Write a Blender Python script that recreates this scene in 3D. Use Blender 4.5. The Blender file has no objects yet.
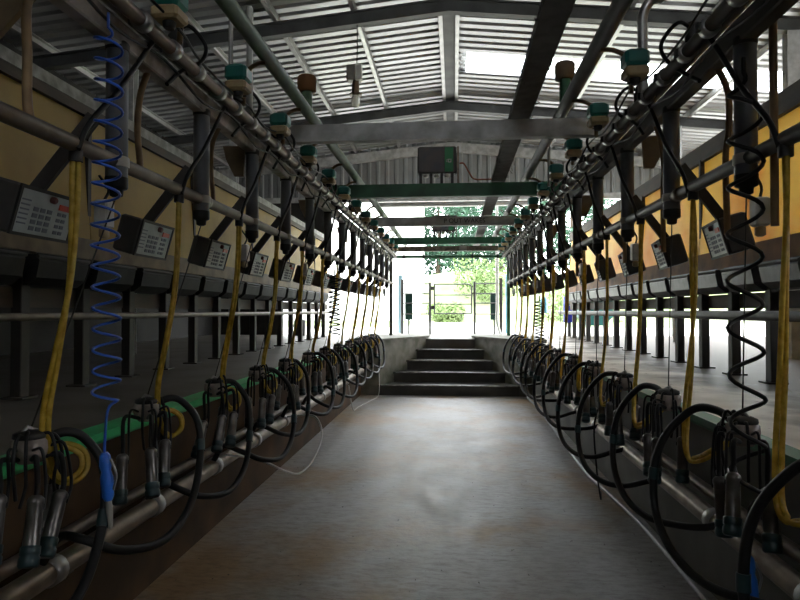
import bpy, math, random
from mathutils import Vector, Matrix
random.seed(7)
R = math.radians
PI = math.pi
E = 1.40            # the eye stands 1.40 m above the pit floor; coordinates below are eye-relative in z
S = bpy.context.scene
COL = S.collection

# ------------------------------------------------------------------ materials
def mat(name, col, rough=0.6, metal=0.0, col2=None, scale=6.0, detail=4.0, lo=0.35, hi=0.65,
        bump=0.0, stretch=(1, 1, 1), translucent=0.0, alpha=None, spec=0.5):
    m = bpy.data.materials.new(name)
    m.use_nodes = True
    nt = m.node_tree
    b = nt.nodes['Principled BSDF']
    b.inputs['Base Color'].default_value = (*col, 1)
    b.inputs['Roughness'].default_value = rough
    b.inputs['Metallic'].default_value = metal
    b.inputs['Specular IOR Level'].default_value = spec
    if col2 is not None or bump:
        tc = nt.nodes.new('ShaderNodeTexCoord')
        mp = nt.nodes.new('ShaderNodeMapping')
        mp.inputs['Scale'].default_value = stretch
        nz = nt.nodes.new('ShaderNodeTexNoise')
        nz.inputs['Scale'].default_value = scale
        nz.inputs['Detail'].default_value = detail
        nt.links.new(tc.outputs['Object'], mp.inputs['Vector'])
        nt.links.new(mp.outputs['Vector'], nz.inputs['Vector'])
    if col2 is not None:
        cr = nt.nodes.new('ShaderNodeValToRGB')
        cr.color_ramp.elements[0].position = lo
        cr.color_ramp.elements[0].color = (*col, 1)
        cr.color_ramp.elements[1].position = hi
        cr.color_ramp.elements[1].color = (*col2, 1)
        nt.links.new(nz.outputs['Fac'], cr.inputs['Fac'])
        nt.links.new(cr.outputs['Color'], b.inputs['Base Color'])
    if bump:
        bp = nt.nodes.new('ShaderNodeBump')
        bp.inputs['Strength'].default_value = bump
        bp.inputs['Distance'].default_value = 0.02
        nt.links.new(nz.outputs['Fac'], bp.inputs['Height'])
        nt.links.new(bp.outputs['Normal'], b.inputs['Normal'])
    if translucent:
        tr = nt.nodes.new('ShaderNodeBsdfTranslucent')
        mx = nt.nodes.new('ShaderNodeMixShader')
        mx.inputs['Fac'].default_value = translucent
        out = nt.nodes['Material Output']
        if col2 is not None:
            nt.links.new(cr.outputs['Color'], tr.inputs['Color'])
        else:
            tr.inputs['Color'].default_value = (*col, 1)
        nt.links.new(b.outputs['BSDF'], mx.inputs[1])
        nt.links.new(tr.outputs['BSDF'], mx.inputs[2])
        nt.links.new(mx.outputs['Shader'], out.inputs['Surface'])
    return m

def floor_mat():
    m = mat('pit_concrete', (.19, .17, .155), rough=.42)
    nt = m.node_tree
    b = nt.nodes['Principled BSDF']
    tc = nt.nodes.new('ShaderNodeTexCoord')
    def noise(scale, detail, st=(1, 1, 1), rough=.55):
        mp = nt.nodes.new('ShaderNodeMapping'); mp.inputs['Scale'].default_value = st
        n = nt.nodes.new('ShaderNodeTexNoise')
        n.inputs['Scale'].default_value = scale; n.inputs['Detail'].default_value = detail
        n.inputs['Roughness'].default_value = rough
        nt.links.new(tc.outputs['Object'], mp.inputs['Vector'])
        nt.links.new(mp.outputs['Vector'], n.inputs['Vector'])
        return n
    def ramp(n, stops):
        c = nt.nodes.new('ShaderNodeValToRGB')
        e = c.color_ramp.elements
        e[0].position, e[0].color = stops[0][0], (*stops[0][1], 1)
        e[1].position, e[1].color = stops[-1][0], (*stops[-1][1], 1)
        for p, q in stops[1:-1]:
            x = e.new(p); x.color = (*q, 1)
        nt.links.new(n.outputs['Fac'], c.inputs['Fac'])
        return c
    big = ramp(noise(1.1, 5), [(.37, (.36, .245, .135)), (.47, (.37, .32, .26)), (.57, (.41, .405, .40))])
    fine = ramp(noise(14, 8, (.7, 1.9, 1), .78), [(.34, (.58, .55, .52)), (.56, (1, 1, 1))])
    spots = ramp(noise(22, 2, (1.4, .7, 1)), [(.24, (.12, .1, .08)), (.285, (1, 1, 1))])
    def mul(a, c, f=1):
        x = nt.nodes.new('ShaderNodeMix'); x.data_type = 'RGBA'; x.blend_type = 'MULTIPLY'
        x.inputs['Factor'].default_value = f
        nt.links.new(a, x.inputs['A']); nt.links.new(c, x.inputs['B'])
        return x.outputs['Result']
    r = mul(mul(big.outputs['Color'], fine.outputs['Color']), spots.outputs['Color'])
    nt.links.new(r, b.inputs['Base Color'])
    rr = ramp(noise(5, 6, (1.2, .6, 1), .65), [(.3, (.40, .40, .40)), (.7, (.54, .54, .54))])
    nt.links.new(rr.outputs['Color'], b.inputs['Roughness'])
    bp = nt.nodes.new('ShaderNodeBump'); bp.inputs['Strength'].default_value = .12; bp.inputs['Distance'].default_value = .02
    nt.links.new(noise(30, 6).outputs['Fac'], bp.inputs['Height'])
    nt.links.new(bp.outputs['Normal'], b.inputs['Normal'])
    return m

M = {}
M['floor'] = floor_mat()
M['stand'] = mat('stand_concrete', (.13, .12, .105), .5, 0, (.08, .066, .05), 2.2, 6, .42, .66, .15)  # left stand: its shade is put into the darker concrete colour
def stand_right():
    m = mat('stand_concrete_right', (.74, .69, .61), .5, 0, (.56, .51, .43), 3.0, 6, .40, .68, .12)  # pale base carries the top light that falls on this stand
    nt = m.node_tree; b = nt.nodes['Principled BSDF']
    base = b.inputs['Base Color'].links[0].from_socket
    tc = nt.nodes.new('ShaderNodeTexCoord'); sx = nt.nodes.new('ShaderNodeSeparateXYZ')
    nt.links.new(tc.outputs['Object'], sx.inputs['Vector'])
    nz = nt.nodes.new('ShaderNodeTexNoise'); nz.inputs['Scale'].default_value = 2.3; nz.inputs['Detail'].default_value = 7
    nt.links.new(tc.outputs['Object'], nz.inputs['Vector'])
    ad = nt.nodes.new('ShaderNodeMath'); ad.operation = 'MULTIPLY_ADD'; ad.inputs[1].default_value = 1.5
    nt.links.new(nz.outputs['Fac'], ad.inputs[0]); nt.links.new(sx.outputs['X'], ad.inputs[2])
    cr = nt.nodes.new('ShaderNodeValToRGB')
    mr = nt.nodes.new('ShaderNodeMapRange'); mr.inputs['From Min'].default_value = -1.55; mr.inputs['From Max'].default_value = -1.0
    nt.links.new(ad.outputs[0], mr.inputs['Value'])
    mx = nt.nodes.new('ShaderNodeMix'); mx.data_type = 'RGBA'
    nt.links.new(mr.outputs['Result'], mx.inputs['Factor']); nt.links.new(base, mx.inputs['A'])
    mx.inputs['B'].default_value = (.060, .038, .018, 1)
    # specks of dry muck
    n2 = nt.nodes.new('ShaderNodeTexNoise'); n2.inputs['Scale'].default_value = 9; n2.inputs['Detail'].default_value = 5; n2.inputs['Roughness'].default_value = .7
    nt.links.new(tc.outputs['Object'], n2.inputs['Vector'])
    c2 = nt.nodes.new('ShaderNodeValToRGB'); c2.color_ramp.elements[0].position = .33; c2.color_ramp.elements[0].color = (.3, .22, .15, 1)
    c2.color_ramp.elements[1].position = .39; c2.color_ramp.elements[1].color = (1, 1, 1, 1)
    nt.links.new(n2.outputs['Fac'], c2.inputs['Fac'])
    ml = nt.nodes.new('ShaderNodeMix'); ml.data_type = 'RGBA'; ml.blend_type = 'MULTIPLY'; ml.inputs['Factor'].default_value = 1
    nt.links.new(mx.outputs['Result'], ml.inputs['A']); nt.links.new(c2.outputs['Color'], ml.inputs['B'])
    nt.links.new(ml.outputs['Result'], b.inputs['Base Color'])
    m2 = nt.nodes.new('ShaderNodeMapRange'); m2.inputs['From Min'].default_value = -1.2; m2.inputs['From Max'].default_value = -.4
    m2.inputs['To Min'].default_value = .55; m2.inputs['To Max'].default_value = .55
    b.inputs['Specular IOR Level'].default_value = .25
    nt.links.new(ad.outputs[0], m2.inputs['Value']); nt.links.new(m2.outputs['Result'], b.inputs['Roughness'])
    return m
M['standR'] = stand_right()
M['step'] = mat('step_concrete', (.035, .032, .028), .45, 0, (.06, .055, .048), 5, 5, bump=.2)
M['nosing'] = mat('nosing_highlight', (.55, .54, .52), .16, .5, (.25, .24, .23), 14, 5)  # pale gloss stands for bright glints along the step edges
M['wallbrown'] = mat('brown_pit_wall', (.10, .058, .03), .8, 0, (.05, .033, .02), 3, 5, bump=.15, spec=.2)
M['wallgrey'] = mat('grey_pit_wall', (.12, .12, .10), .6, 0, (.07, .07, .06), 3, 5, bump=.15)
M['flank'] = mat('mossy_flank_concrete', (.21, .20, .165), .75, 0, (.10, .105, .07), 5, 7, bump=.25)
M['block'] = mat('dark_block_wall', (.03, .028, .025), .85, 0, (.018, .017, .016), 3, 4, bump=.2)
M['roof'] = mat('galvanised_sheet', (.50, .51, .52), .42, .65, (.38, .38, .385), 1.2, 5)
M['cladding'] = mat('grey_cladding', (.33, .34, .34), .5, .3, (.27, .28, .28), 2, 4)
M['steel'] = mat('painted_steel_grey', (.11, .115, .115), .6, .1, (.07, .07, .07), 4, 5)
M['purlin'] = mat('galvanised_purlin', (.50, .50, .49), .4, .6, (.38, .38, .37), 6, 4)
M['beamgrey'] = mat('galvanised_beam', (.58, .59, .59), .6, .1, (.36, .36, .35), 8, 5)
M['green'] = mat('dark_green_paint', (.025, .135, .058), .5, 0, (.017, .08, .037), 6, 5)
M['greenpipe'] = mat('faded_green_pipe', (.10, .17, .08), .5, 0, (.05, .09, .045), 7, 5, stretch=(3, 1, 3))
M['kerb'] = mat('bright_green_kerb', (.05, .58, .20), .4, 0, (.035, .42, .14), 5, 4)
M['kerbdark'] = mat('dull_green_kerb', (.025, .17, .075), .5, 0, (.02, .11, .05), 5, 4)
M['rustpipe'] = mat('brown_dirty_pipe', (.22, .17, .13), .42, .55, (.10, .075, .06), 9, 5, stretch=(2, 1, 2))
M['railpipe'] = mat('worn_rail_pipe', (.19, .155, .12), .5, .4, (.11, .085, .065), 8, 5)
M['railbeam'] = mat('lit_dusty_rail_beam', (.52, .49, .46), .6, .1, (.17, .145, .12), 6, 6, .42, .62)  # dust, with the light on the left beam put into the pale tone
M['darkbeam'] = mat('shaded_rail_beam', (.10, .09, .08), .65, .1, (.06, .052, .045), 6, 6)  # right-hand copy, its lack of light put into the dark colour
M['galv'] = mat('galvanised_tube', (.42, .42, .41), .35, .75, (.26, .25, .24), 8, 5)
M['stainless'] = mat('stainless_milk_line', (.25, .20, .15), .38, .7, (.12, .09, .065), 9, 6)
M['tank'] = mat('plastic_cylinder', (.13, .14, .155), .45, 0, (.075, .08, .09), 6, 5)
M['black'] = mat('black_rubber', (.009, .009, .0095), .5, 0, spec=.3)
M['blackmatt'] = mat('black_plastic', (.025, .024, .023), .55, 0, (.012, .012, .012), 12, 3)
M['clamp'] = mat('pale_clamp', (.34, .32, .28), .5, .2)
M['casing'] = mat('charcoal_casing', (.05, .05, .052), .5, 0, (.085, .075, .065), 7, 4)
M['panelgrey'] = mat('pale_keypad_panel', (.40, .46, .47), .4, 0, (.30, .35, .36), 10, 4)
M['key'] = mat('slate_key', (.12, .14, .18), .5)
M['red'] = mat('red_display', (.55, .05, .025), .35)
M['maroon'] = mat('maroon_knob', (.10, .02, .02), .4)
M['tan'] = mat('tan_rubber_hose', (.26, .17, .085), .6, 0, (.15, .095, .05), 10, 4)
M['tanplate'] = mat('tan_plate', (.22, .16, .09), .7, 0, (.12, .085, .05), 6, 4)
M['teal'] = mat('teal_cap', (.012, .20, .16), .45, 0, (.01, .14, .115), 9, 4)
M['cream'] = mat('cream_base', (.50, .40, .22), .55, 0, (.32, .23, .11), 9, 4)
M['white'] = mat('off_white_plastic', (.62, .62, .60), .5, 0, (.45, .44, .40), 12, 4)
M['yellowhose'] = mat('clear_yellow_hose', (.72, .52, .10), .22, 0, (.50, .34, .05), 30, 2, translucent=.5)
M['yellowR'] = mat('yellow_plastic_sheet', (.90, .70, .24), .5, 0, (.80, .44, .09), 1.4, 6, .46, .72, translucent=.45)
M['yellowL'] = mat('shaded_yellow_sheet', (.42, .275, .045), .55, 0, (.29, .175, .03), 1.6, 6, .45, .7, translucent=.3)  # darker copy of the right sheet, left-side shade put into the colour
M['rust'] = mat('rusty_ledge', (.25, .11, .035), .75, 0, (.13, .06, .025), 5, 6)
M['timber'] = mat('dark_timber', (.075, .052, .035), .75, 0, (.045, .034, .025), 5, 5, stretch=(3, .6, 3))
M['capstrip'] = mat('grey_cap_strip', (.34, .33, .30), .7, .1, (.18, .17, .15), 12, 5)
M['darkpost'] = mat('dark_steel_post', (.028, .026, .024), .65, .1, (.045, .037, .03), 7, 4)
M['bowl'] = mat('grey_feed_bowl', (.085, .085, .09), .4, .3, (.04, .04, .04), 7, 4)
M['bowldark'] = mat('shaded_feed_bowl', (.03, .028, .026), .7, 0, (.015, .015, .015), 7, 4, spec=.25)  # left bowls: dim light painted in as a darker grey
M['claw'] = mat('smoky_claw_plastic', (.36, .30, .27), .25, 0, (.22, .18, .16), 18, 3)
M['shell'] = mat('dull_steel_shell', (.16, .15, .14), .28, .6, (.08, .07, .065), 15, 4)
M['liner'] = mat('dark_teal_liner', (.012, .035, .04), .4, 0)
M['blue'] = mat('blue_air_hose', (.025, .10, .50), .35, 0)
M['bluegun'] = mat('blue_gun_handle', (.02, .14, .60), .4, 0)
M['cable'] = mat('white_cable', (.60, .60, .58), .45)
M['cord'] = mat('dark_cord', (.03, .028, .025), .7)
M['glass'] = mat('bulb_glass', (.80, .80, .76), .15, 0, translucent=.5)
M['brass'] = mat('brown_lamp_holder', (.16, .11, .07), .45, .3)
M['greyhose'] = mat('grey_floor_hose', (.42, .44, .47), .35, 0, (.28, .29, .31), 14, 3)
M['trunk'] = mat('tray_metal_dirty', (.05, .045, .04), .7, .2, (.09, .085, .075), 14, 5)
M['darkpipe'] = mat('dark_overhead_pipe', (.07, .068, .062), .5, .1, (.04, .038, .035), 9, 5)  # unlit overhead pipe, shade put into the dark colour
M['yard'] = mat('pale_yard_concrete', (.62, .60, .56), .8, 0, (.52, .50, .45), .8, 5)
M['grass'] = mat('washed_out_grass', (.20, .28, .10), .9, 0, (.32, .36, .20), .5, 5)  # green paled so that outdoor overexposure is in the colour
M['render'] = mat('white_render', (.80, .80, .78), .8, 0, (.74, .74, .72), 1, 3)
M['leafdark'] = mat('dark_leaves', (.022, .07, .04), .6, 0, (.045, .115, .065), .6, 3, translucent=.2)
M['leaflight'] = mat('light_leaves', (.12, .19, .055), .6, 0, (.19, .26, .10), .9, 3, translucent=.2)
M['bark'] = mat('bark', (.12, .085, .06), .9, 0, (.07, .05, .04), 6, 4)
M['navy'] = mat('navy_drum', (.02, .03, .30), .4)
M['tealdrum'] = mat('teal_hopper', (.008, .16, .15), .45)
M['skyblue'] = mat('sky_blue_paint', (.10, .30, .38), .5)
M['paleblue'] = mat('pale_blue_paint', (.22, .36, .42), .5)
M['gatesteel'] = mat('shaded_gate_tube', (.13, .13, .13), .5, .3, (.09, .09, .088), 9, 4)  # galvanised tube darkened, shade of its inward side put into the colour
M['boardgreen'] = mat('dark_green_board', (.008, .05, .04), .5)
M['bin'] = mat('black_bin', (.012, .012, .012), .5)
M['letter'] = mat('dark_stencil_ink', (.03, .03, .03), .7)
M['boxfront'] = mat('box_front_charcoal', (.075, .075, .085), .45, 0, (.11, .085, .08), 8, 4)
M['boxgreen'] = mat('box_green_strip', (.03, .22, .085), .45)
M['redcable'] = mat('red_brown_cable', (.24, .07, .04), .55)
# corrugated translucent skylight
def skylight_mat():
    m = bpy.data.materials.new('clear_roof_sheet'); m.use_nodes = True
    nt = m.node_tree
    b = nt.nodes['Principled BSDF']
    b.inputs['Base Color'].default_value = (.9, .92, .92, 1); b.inputs['Roughness'].default_value = .2
    t = nt.nodes.new('ShaderNodeBsdfTransparent'); t.inputs['Color'].default_value = (.96, .97, .97, 1)
    x = nt.nodes.new('ShaderNodeMixShader'); x.inputs['Fac'].default_value = .8
    nt.links.new(b.outputs['BSDF'], x.inputs[1]); nt.links.new(t.outputs['BSDF'], x.inputs[2])
    nt.links.new(x.outputs['Shader'], nt.nodes['Material Output'].inputs['Surface'])
    return m
M['skylight'] = skylight_mat()

# ------------------------------------------------------------------ mesh builder
def catmull(pts, n=8, closed=False):
    P = [Vector(p) for p in pts]
    if len(P) < 3: return P
    out = []
    for i in range(len(P) - 1):
        p0 = P[i - 1] if i else P[0] * 2 - P[1]
        p1, p2 = P[i], P[i + 1]
        p3 = P[i + 2] if i + 2 < len(P) else P[-1] * 2 - P[-2]
        for k in range(n):
            t = k / n
            out.append(.5 * ((2 * p1) + (p2 - p0) * t + (2 * p0 - 5 * p1 + 4 * p2 - p3) * t * t + (3 * p1 - p0 - 3 * p2 + p3) * t ** 3))
    out.append(P[-1])
    return out

class MB:
    def __init__(s): s.v = []; s.f = []; s.sm = []
    def add(s, vs, fs, smooth=False):
        n = len(s.v)
        s.v += [tuple(v) for v in vs]
        s.f += [tuple(i + n for i in f) for f in fs]
        s.sm += [smooth] * len(fs)
        return s
    def box(s, x0, x1, y0, y1, z0, z1, mtx=None):
        vs = [Vector((x, y, z)) for z in (z0, z1) for y in (y0, y1) for x in (x0, x1)]
        if mtx: vs = [mtx @ v for v in vs]
        return s.add(vs, [(0, 2, 3, 1), (4, 5, 7, 6), (0, 1, 5, 4), (2, 6, 7, 3), (0, 4, 6, 2), (1, 3, 7, 5)])
    def bbox(s, x0, x1, y0, y1, z0, z1, c=.005, mtx=None):
        # box with chamfered vertical and horizontal edges (three stacked octagonal rings)
        def ring(ix, z):
            return [(x0 + ix, y0 + ix + c, z), (x0 + ix + c, y0 + ix, z), (x1 - ix - c, y0 + ix, z), (x1 - ix, y0 + ix + c, z),
                    (x1 - ix, y1 - ix - c, z), (x1 - ix - c, y1 - ix, z), (x0 + ix + c, y1 - ix, z), (x0 + ix, y1 - ix - c, z)]
        vs = ring(c, z0) + ring(0, z0 + c) + ring(0, z1 - c) + ring(c, z1)
        vs = [Vector(v) for v in vs]
        if mtx: vs = [mtx @ v for v in vs]
        fs = [tuple(range(7, -1, -1)), tuple(range(24, 32))]
        for r in range(3):
            for k in range(8):
                a, b = r * 8 + k, r * 8 + (k + 1) % 8
                fs.append((a, b, b + 8, a + 8))
        return s.add(vs, fs)
    def tube(s, pts, r, n=10, smooth=True, cap=True):
        P = [Vector(p) for p in pts]
        rs = r if isinstance(r, (list, tuple)) else [r] * len(P)
        vs, fs = [], []
        T = []
        for i in range(len(P)):
            a = P[max(i - 1, 0)]; b = P[min(i + 1, len(P) - 1)]
            t = (b - a); T.append(t.normalized() if t.length > 1e-9 else Vector((0, 0, 1)))
        u = T[0].orthogonal().normalized()
        for i in range(len(P)):
            u = (u - T[i] * u.dot(T[i]))
            u = u.normalized() if u.length > 1e-6 else T[i].orthogonal().normalized()
            w = T[i].cross(u)
            for k in range(n):
                a = 2 * PI * k / n
                vs.append(P[i] + (u * math.cos(a) + w * math.sin(a)) * rs[i])
        for i in range(len(P) - 1):
            for k in range(n):
                a, b = i * n + k, i * n + (k + 1) % n
                fs.append((a, b, b + n, a + n))
        s.add(vs, fs, smooth)
        if cap:
            s.add(vs[:n], [tuple(range(n - 1, -1, -1))]); s.add(vs[-n:], [tuple(range(n))])
        return s
    def lathe(s, prof, o=(0, 0, 0), axis=(0, 0, 1), n=20, smooth=True):
        ax = Vector(axis).normalized(); o = Vector(o)
        u = ax.orthogonal().normalized(); w = ax.cross(u)
        vs, fs = [], []
        for r, h in prof:
            for k in range(n):
                a = 2 * PI * k / n
                vs.append(o + ax * h + (u * math.cos(a) + w * math.sin(a)) * max(r, 1e-5))
        for i in range(len(prof) - 1):
            for k in range(n):
                a, b = i * n + k, i * n + (k + 1) % n
                fs.append((a, b, b + n, a + n))
        s.add(vs, fs, smooth)
        s.add(vs[:n], [tuple(range(n - 1, -1, -1))]); s.add(vs[-n:], [tuple(range(n))])
        return s
    def prism(s, poly, axis, a, b):
        # poly of 2-D points in the plane normal to axis (x: (y,z); y: (x,z); z: (x,y))
        def p3(p, t):
            return {'x': (t, p[0], p[1]), 'y': (p[0], t, p[1]), 'z': (p[0], p[1], t)}[axis]
        n = len(poly)
        vs = [p3(p, a) for p in poly] + [p3(p, b) for p in poly]
        fs = [tuple(range(n - 1, -1, -1)), tuple(range(n, 2 * n))] + [(k, (k + 1) % n, (k + 1) % n + n, k + n) for k in range(n)]
        return s.add(vs, fs)
    def build(s, name, m, parent=None, origin=None, mtx=None):
        me = bpy.data.meshes.new(name)
        if parent is not None: o0 = Vector(parent['_o'])
        elif origin is not None: o0 = Vector(origin)
        else:
            xs = [v[0] for v in s.v]; ys = [v[1] for v in s.v]; zs = [v[2] for v in s.v]
            o0 = Vector(((min(xs) + max(xs)) / 2, (min(ys) + max(ys)) / 2, min(zs)))
        me.from_pydata([Vector(v) - o0 for v in s.v], [], s.f)
        me.polygons.foreach_set('use_smooth', s.sm)
        me.materials.append(m)
        import bmesh
        bm = bmesh.new(); bm.from_mesh(me); bmesh.ops.recalc_face_normals(bm, faces=bm.faces); bm.to_mesh(me); bm.free()
        me.update()
        ob = bpy.data.objects.new(name, me); COL.objects.link(ob)
        ob['_o'] = tuple(o0)
        if parent is not None: ob.parent = parent
        else: ob.location = o0 + Vector((0, 0, E))
        if parent is not None and parent.get('_sub') is not None: pass
        return ob

def tag(o, label, cat, group=None):
    o['label'] = label; o['category'] = cat
    if group: o['group'] = group
    return o
def thing(name, label, cat, loc, group=None):
    o = bpy.data.objects.new(name, None); COL.objects.link(o)
    o.empty_display_size = .05
    o.location = Vector(loc) + Vector((0, 0, E)); o['_o'] = tuple(loc)
    return tag(o, label, cat, group)
def struct(o):
    o['kind'] = 'structure'; return o
KIDS = {}
def dup(root, loc, label, rotz=None, group=None):
    r = root.copy(); COL.objects.link(r)
    r.location = Vector(loc) + Vector((0, 0, E)); r['label'] = label
    if rotz is not None: r.rotation_euler = (0, 0, rotz)
    if group: r['group'] = group
    for ch in root.children:
        c = ch.copy(); COL.objects.link(c); c.parent = r
        for g in ch.children:
            d = g.copy(); COL.objects.link(d); d.parent = c
    return r
ORD = ['nearest', 'second', 'third', 'fourth', 'fifth', 'sixth', 'seventh', 'eighth', 'ninth', 'tenth', 'eleventh',
       'twelfth', 'thirteenth', 'fourteenth', 'fifteenth', 'sixteenth', 'seventeenth', 'eighteenth', 'nineteenth', 'twentieth']
def jit(a): return random.uniform(-a, a)

PITCH = .745
N = 13
GZ = -.525                          # stand and yard level
YEND = 10.26                        # foot of the steps
SIDES = {'left': dict(s=-1, X=-1.2, cy=2.11, kerb=-1.48, wall=-1.55, panel=-2.6),
         'right': dict(s=1, X=1.02, cy=2.26, kerb=1.18, wall=1.27, panel=2.3)}

# ------------------------------------------------------------------ setting
def plane_box(name, m, x0, x1, y0, y1, z0, z1):
    return struct(MB().box(x0, x1, y0, y1, z0, z1).build(name, m))
plane_box('floor', M['floor'], -1.75, 1.5, -2.6, YEND + .05, -1.55, -1.40)
# pit walls
plane_box('wall_left', M['wallbrown'], -1.75, SIDES['left']['wall'], -2.6, YEND, -1.40, GZ - .06)
plane_box('wall_right', M['wallgrey'], SIDES['right']['wall'], 1.5, -2.6, YEND, -1.40, GZ - .06)
# stands where the cows walk
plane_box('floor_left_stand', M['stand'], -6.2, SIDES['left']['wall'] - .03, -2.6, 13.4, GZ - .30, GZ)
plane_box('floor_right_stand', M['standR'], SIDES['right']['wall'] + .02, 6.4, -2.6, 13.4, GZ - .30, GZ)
# green kerb strips: angle profile
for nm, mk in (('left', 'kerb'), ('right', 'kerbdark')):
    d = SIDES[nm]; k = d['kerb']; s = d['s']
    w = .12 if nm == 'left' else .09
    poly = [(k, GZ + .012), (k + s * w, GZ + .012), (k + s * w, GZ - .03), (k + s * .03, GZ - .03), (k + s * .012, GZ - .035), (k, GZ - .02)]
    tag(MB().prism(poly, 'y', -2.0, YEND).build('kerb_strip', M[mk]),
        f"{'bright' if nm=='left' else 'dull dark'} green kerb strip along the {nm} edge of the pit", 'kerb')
# steps at the far end between diagonal flank walls
RI, TR = .175, (.39, .37, .28, .30)
ys = [YEND]
for t in TR: ys.append(ys[-1] + t)
def fx(y, side):                       # diagonal flank line
    t = (y - YEND) / (ys[-1] - YEND)
    return (-1.24 + .72 * t) if side < 0 else (1.06 - .68 * t)
for i in range(4):
    y0, y1 = ys[i], ys[i + 1]
    zt = -1.40 + RI * (i + 1)
    mb = MB()
    # tread block runs on beneath the next riser
    e1 = ys[-1] + .05
    poly = [(fx(y0, -1) - .02, y0), (fx(y0, 1) + .02, y0), (fx(e1, 1) + .02, e1), (fx(e1, -1) - .02, e1)]
    mb.prism(poly, 'z', -1.40, zt - .03)
    nose = [(fx(y0, -1) - .02, y0 - .025), (fx(y0, 1) + .02, y0 - .025), (fx(e1, 1) + .02, e1), (fx(e1, -1) - .02, e1)]
    mb.prism(nose, 'z', zt - .03, zt)
    struct(mb.build('concrete_step', M['step']))
    struct(MB().tube([(fx(y0, -1) + .03, y0 - .022, zt - .006), (fx(y0, 1) - .03, y0 - .022, zt - .006)], .0105, 12).build('trim_highlight_rod', M['nosing']))  # pale rod added along each step edge as a highlight
struct(MB().box(-1.0, .9, ys[-1] - .0, 13.4, -1.40, GZ).build('landing', M['stand']))
# flank walls (solid wedges) and pit end walls
for side, wx in ((-1, -1.75), (1, 1.5)):
    poly = [(wx, YEND), (fx(YEND, side), YEND), (fx(ys[-1], side), ys[-1]), (fx(ys[-1], side), 13.4), (wx, 13.4)]
    struct(MB().prism(poly, 'z', -1.40, GZ + .03).build('wall_flank', M['flank']))
    cap = [(wx, YEND - .03), (fx(YEND, side) - side * .03, YEND - .03), (fx(ys[-1], side) - side * .05, ys[-1] - .03), (fx(ys[-1], side) - side * .05, 12.2), (wx, 12.2)]
    struct(MB().prism(cap, 'z', GZ + .03, GZ + .06).build('trim_flank_coping', M['flank']))
# outside yard, grass, hill
plane_box('yard', M['yard'], -40, 40, 13.4, 30, GZ - .2, GZ)
plane_box('yard_side', M['yard'], 6.4, 40, -12, 13.4, GZ - .2, GZ)
def hill(x, y):
    u = min(1, max(0, (y - 28) / 9)); u = u * u * (3 - 2 * u)
    return GZ - .05 + 3.0 * u * (.85 + .15 * math.sin(x * .35 + 1)) + max(0, y - 37) * .05
gm = MB()
gx, gy = 24, 40
vs = []
for j in range(gy + 1):
    for i in range(gx + 1):
        x = -45 + 90 * i / gx; y = 28 + 45 * j / gy
        vs.append((x, y, hill(x, y)))
gm.add(vs, [(j * (gx + 1) + i, j * (gx + 1) + i + 1, (j + 1) * (gx + 1) + i + 1, (j + 1) * (gx + 1) + i) for j in range(gy) for i in range(gx)], True)
struct(gm.build('grass_slope', M['grass']))
for x0, x1 in ((-7.5, -1.6), (1.3, 9.0)):
    v2 = [(x0, 19.8, GZ + .01), (x1, 19.8, GZ + .01), (x1, 28.2, GZ + .02), (x0, 28.2, GZ + .02)]
    struct(MB().add(v2, [(0, 1, 2, 3)]).build('grass_verge', M['grass']))

# roof ---------------------------------------------------------------
RZ, SL = 3.72, .10                       # sheet height at ridge, slope
XR = -.06
YR0, YR1 = -2.6, 13.6
def roof_z(x): return RZ - SL * abs(x - XR)
def corrugated(y0, y1, x0, x1, pitch=.19, h=.032):
    mb = MB(); ysq = []
    y = math.floor(y0 / pitch) * pitch
    prof = ((0, 0), (.52, 0), (.62, 1), (.88, 1))
    pts = []
    while y < y1 + pitch:
        for f, u in prof:
            yy = y + f * pitch
            if y0 - 1e-6 <= yy <= y1 + 1e-6: pts.append((yy, u * h))
        y += pitch
    vs = []
    for yy, dz in pts:
        vs += [(x0, yy, roof_z(x0) + dz), (x1, yy, roof_z(x1) + dz)]
    fs = [(2 * i, 2 * i + 1, 2 * i + 3, 2 * i + 2) for i in range(len(pts) - 1)]
    mb.add(vs, fs)
    return mb
SK0, SK1 = 8.92, 9.56
struct(corrugated(YR0, YR1, XR, -5.6).build('ceiling_left_slope', M['roof']))
mb = corrugated(YR0, SK0, XR, 7.2)
b2 = corrugated(SK1 - .03, YR1, XR, 7.2); mb.add(b2.v, b2.f)
b3 = corrugated(SK0 - .02, SK1 + .02, XR, .10); mb.add(b3.v, b3.f)
struct(mb.build('ceiling_right_slope', M['roof']))
struct(corrugated(SK0 - .02, SK1, .10, 7.2).build('window_skylight', M['skylight']))
struct(MB().prism([(XR - .25, RZ + .015), (XR, RZ + .05), (XR + .25, RZ + .015), (XR, RZ + .06)], 'y', YR0, YR1).build('trim_ridge_cap', M['roof']))
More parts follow.
